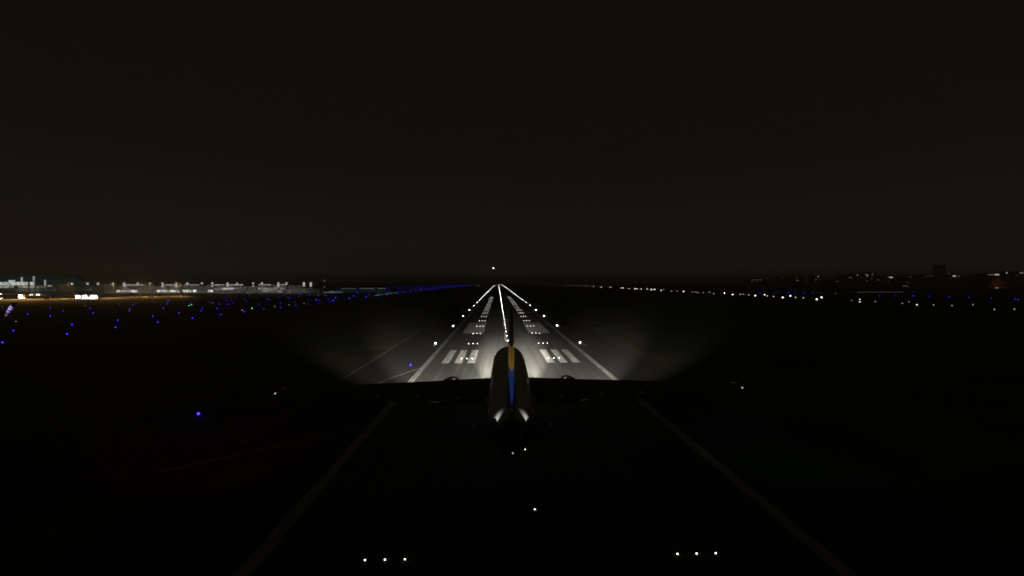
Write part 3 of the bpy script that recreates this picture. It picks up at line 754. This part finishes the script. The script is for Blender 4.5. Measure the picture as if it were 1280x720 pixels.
block(1087, 1900, 18, 341.3, 'tall dark block with a cluster of bright upper windows', [LL(c7(128, 135), 1, .8, .14), LL(c7(140, 145), 1.8, 1.2, .22), LL(c7(110, 157), 6, 1, .14), LL(c7(175, 135), 1.1, .8, .10), LL(c7(125, 183), 6, .6, .03)])
block(1113, 1750, 16, 345.4, 'dark block with one broad bright window over low windows', [LL(c7(312, 158), 3.2, 1.3, .4), LL(c7(298, 156), 2.5, .8, .16), LL(c7(220, 178), 1, .8, .08)])
block(1138, 1850, 18, 345.8, 'unremarkable dark block with a single dim window right of the broad one', [LL(c7(452, 156), 1.6, .8, .07)])
block(1131.5, 1350, 10, 356.8, 'low shed with a greyish strip before the skyline', [LL(c7(415, 222), 7, .9, .045)])
block(1160, 2000, 22, 345, 'dark block with a faint roof line left of the tower', [LL(c7(590, 150), 12, .4, .028)])
block(1177, 2600, 9, 331.5, 'tall slim dark tower rising above the far right skyline', [LL(c7(688, 150), 1.1, 1, .13), LL((1177, 338), 1, .5, .02)], None)
block(1193, 1800, 13, 343, 'dark block with a bright wide window right of the slim tower', [LL(c7(770, 149), 4, 1.2, .38), LL(c7(733, 133), 1.4, .9, .07), LL(c7(805, 148), 2, .6, .08)])
block(1222, 2000, 22, 345.5, 'dark unlit block between the wide window and the glowing arch', [LL((1219, 348), 1.2, .4, .02)])
block(1246, 1700, 22, 342.4, 'dark block with a long bright roof strip behind the glowing arch', [LL((1246, 344), 5, 1.2, .45), LL((1239, 344), 9, .8, .10)])
block(1258, 1750, 8, 340.5, 'narrow dark block with one clear white dot right of the arch', [LL(c7(1150, 127), 1.4, 1.4, .3)])
block(1276, 1800, 16, 340.5, 'dark block with a wide pale window at the right edge', [LL(c7(1258, 127), 5, 1.3, .12)])

# glowing arched hangar
D = 1380; o, _ = px_frame(D)
t = thing('arched_hangar', 'dark round-arched hangar glowing faint orange inside on the right', 'hangar', o + Vector((math.cos(YAW), -math.sin(YAW), 0)) * fx(1248, D), -YAW)
s = D / F_PX; ra, hz = 12.5 * s, (fz(347.2, D))
def arch(r, h, n=20): return [(r * math.cos(math.pi * i / n), h * math.sin(math.pi * i / n)) for i in range(n + 1)]
bm = bmesh.new()
op, ip = arch(ra, hz), arch(ra * .94, hz * .94)
for ya, yb in ((0, 60),):
    vs = [[bm.verts.new((x, y, z)) for x, z in pth] for y in (ya, yb) for pth in (op, ip)]
    for i in range(20):
        bm.faces.new((vs[0][i], vs[0][i + 1], vs[2][i + 1], vs[2][i])); bm.faces.new((vs[1][i], vs[1][i + 1], vs[3][i + 1], vs[3][i]))
        bm.faces.new((vs[0][i], vs[0][i + 1], vs[1][i + 1], vs[1][i]))
link_mesh('shell', bm, mat('dull_shell', (.16, .13, .11), .8, noise=.5, nscale=.1), t)
bm = bmesh.new()
bk = [bm.verts.new((x, 59, z)) for x, z in ip]; bm.faces.new(bk)
link_mesh('back_wall', bm, mat('rust_cladding', (.30, .15, .08), .8, noise=.6, nscale=.12), t)
for k in range(7):
    x = (-.75 + .25 * k) * ra
    h = hz * .93 * math.sqrt(max(0, 1 - (x / ra) ** 2))
    bm = bmesh.new(); box(bm, x - .6, x + .6, 10, 11, 0, h); link_mesh('column', bm, mat('rust_column', (.22, .12, .08), .8), t)
bm = bmesh.new(); box(bm, -4.2 * s, -1.6 * s, -2.6, -1.0, fz(361.4, D), fz(360.2, D)); link_mesh('entrance_lamp', bm, lamp_mat('hangar_lamp', (1, .85, .6), .55), t)
bm = bmesh.new(); box(bm, 3.0 * s, 11 * s, -2.0, -1.0, fz(361.3, D), fz(360.7, D)); link_mesh('glow_strip', bm, lamp_mat('hangar_strip', (1, .6, .25), .06), t)
point('hangar_glow', t, (1.0, 22, 3), 2600, (1, .36, .08), 1)
point('hangar_glow', t, (5, 40, 8), 500, (1, .36, .1), 1)

# long shed added to carry a glowing strip in place of lamp-lit ground
D = 880; o, _ = px_frame(D)
t = thing('added_shed', 'very long low added shed whose beige glow stands in for lit ground on the right field', 'shed', o, -YAW)
fbox(t, 'wall', D, [R(D, 1061, 364.2, 1133, 369)], 0, 14, M_troof)
fbox(t, 'glow_strip', D, [R(D, 1072, 365.6, 1129, 366.7)], -.6, .2, lit('ground_glow_beige', (1, .75, .42), .17, .15, freq=.02))  # emission stands in for ground lit by warm lamps
fbox(t, 'glow_strip', D, [R(D, 1062, 365.7, 1071.8, 366.5)], -.6, .2, lit('ground_glow_beige_dim', (1, .75, .42), .06, .3, freq=.04))

# small roof lights behind the terminal
D = 1100; o, _ = px_frame(D)
t = thing('hillside_block', 'dark block with two faint windows behind the left terminal', 'building', o, -YAW)
fbox(t, 'wall', D, [R(D, 66, 345.6, 90, 368)], 0, 30, M_city)
for x, y in ((73, 346.2), (81, 347.2)):
    fbox(t, 'lit_window', D, [R(D, x - 1.5, y - .4, x + 1.5, y + .4)], -.6, .2, lamp_mat('faint_window', (1, .8, .5), .05))

# ------------------------------------------------------------------ distant departing aircraft, seen as one bright lamp
D = 2600; p = CAM + _F * D + _R * (617.2 - 640) * D / F_PX + _U * (360 - 335.2) * D / F_PX
t = thing('distant_aircraft', 'small distant aircraft seen as a bright white light above the runway end', 'aircraft', p, 0)
bm = bmesh.new(); loft(bm, [ringy(0, y, dz, r, r, 14) for y, r, dz in ((12, .1, -.2), (10, 1.0, 0), (6, 1.5, 0), (-4, 1.5, 0), (-10, .7, .4), (-13, .2, .7))])
link_mesh('fuselage', bm, M_body, t, True)
for s_ in (-1, 1):
    bm = bmesh.new(); loft(bm, [[(s_ * q[0], q[1], q[2]) for q in foil(x, yl, yt, z, .12)] for x, yl, yt, z in ((1, 3, -1.6, -.6), (13, -3, -4.4, .6))])
    link_mesh('wing', bm, M_wing, t, True)
bm = bmesh.new(); loft(bm, [[(q[0], q[1], q[2]) for q in vfoil(z, yl, yt, .09)] for z, yl, yt in ((.6, -7.5, -12), (6, -11.5, -13.5))]); link_mesh('fin', bm, M_navy, t)
bm = bmesh.new(); loft(bm, [ringy(0, -13.3 + 1.2 * math.sin(a), .7, max(.02, 1.2 * math.cos(a)), max(.02, 1.2 * math.cos(a)), 12) for a in [math.radians(q) for q in (85, 40, 0, -40, -85)]])
link_mesh('tail_light', bm, lamp_mat('beacon_lamp', (1, .97, .9), 70), t)
bm = bmesh.new(); loft(bm, [ringy(-8, -4.4 + .5 * math.sin(a), .3, max(.02, .5 * math.cos(a)), max(.02, .5 * math.cos(a)), 12) for a in [math.radians(q) for q in (85, 40, 0, -40, -85)]])
link_mesh('wing_light', bm, lamp_mat('beacon_lamp_dim', (1, .97, .9), 20), t)


# ------------------------------------------------------------------ night haze over the whole field
bm = bmesh.new(); box(bm, -11050, 11050, -650, 18050, -1, 160)
hz_ = bpy.data.materials.new('night_haze'); hz_.use_nodes = True
n_ = hz_.node_tree.nodes; n_.remove(n_['Principled BSDF'])
pv = n_.new('ShaderNodeVolumePrincipled'); pv.inputs['Color'].default_value = (.96, .95, .93, 1); pv.inputs['Density'].default_value = 2.0e-4
pv.inputs['Anisotropy'].default_value = 0.7
hz_.node_tree.links.new(pv.outputs[0], n_['Material Output'].inputs['Volume'])
tag(link_mesh('haze', bm, hz_), kind='stuff')
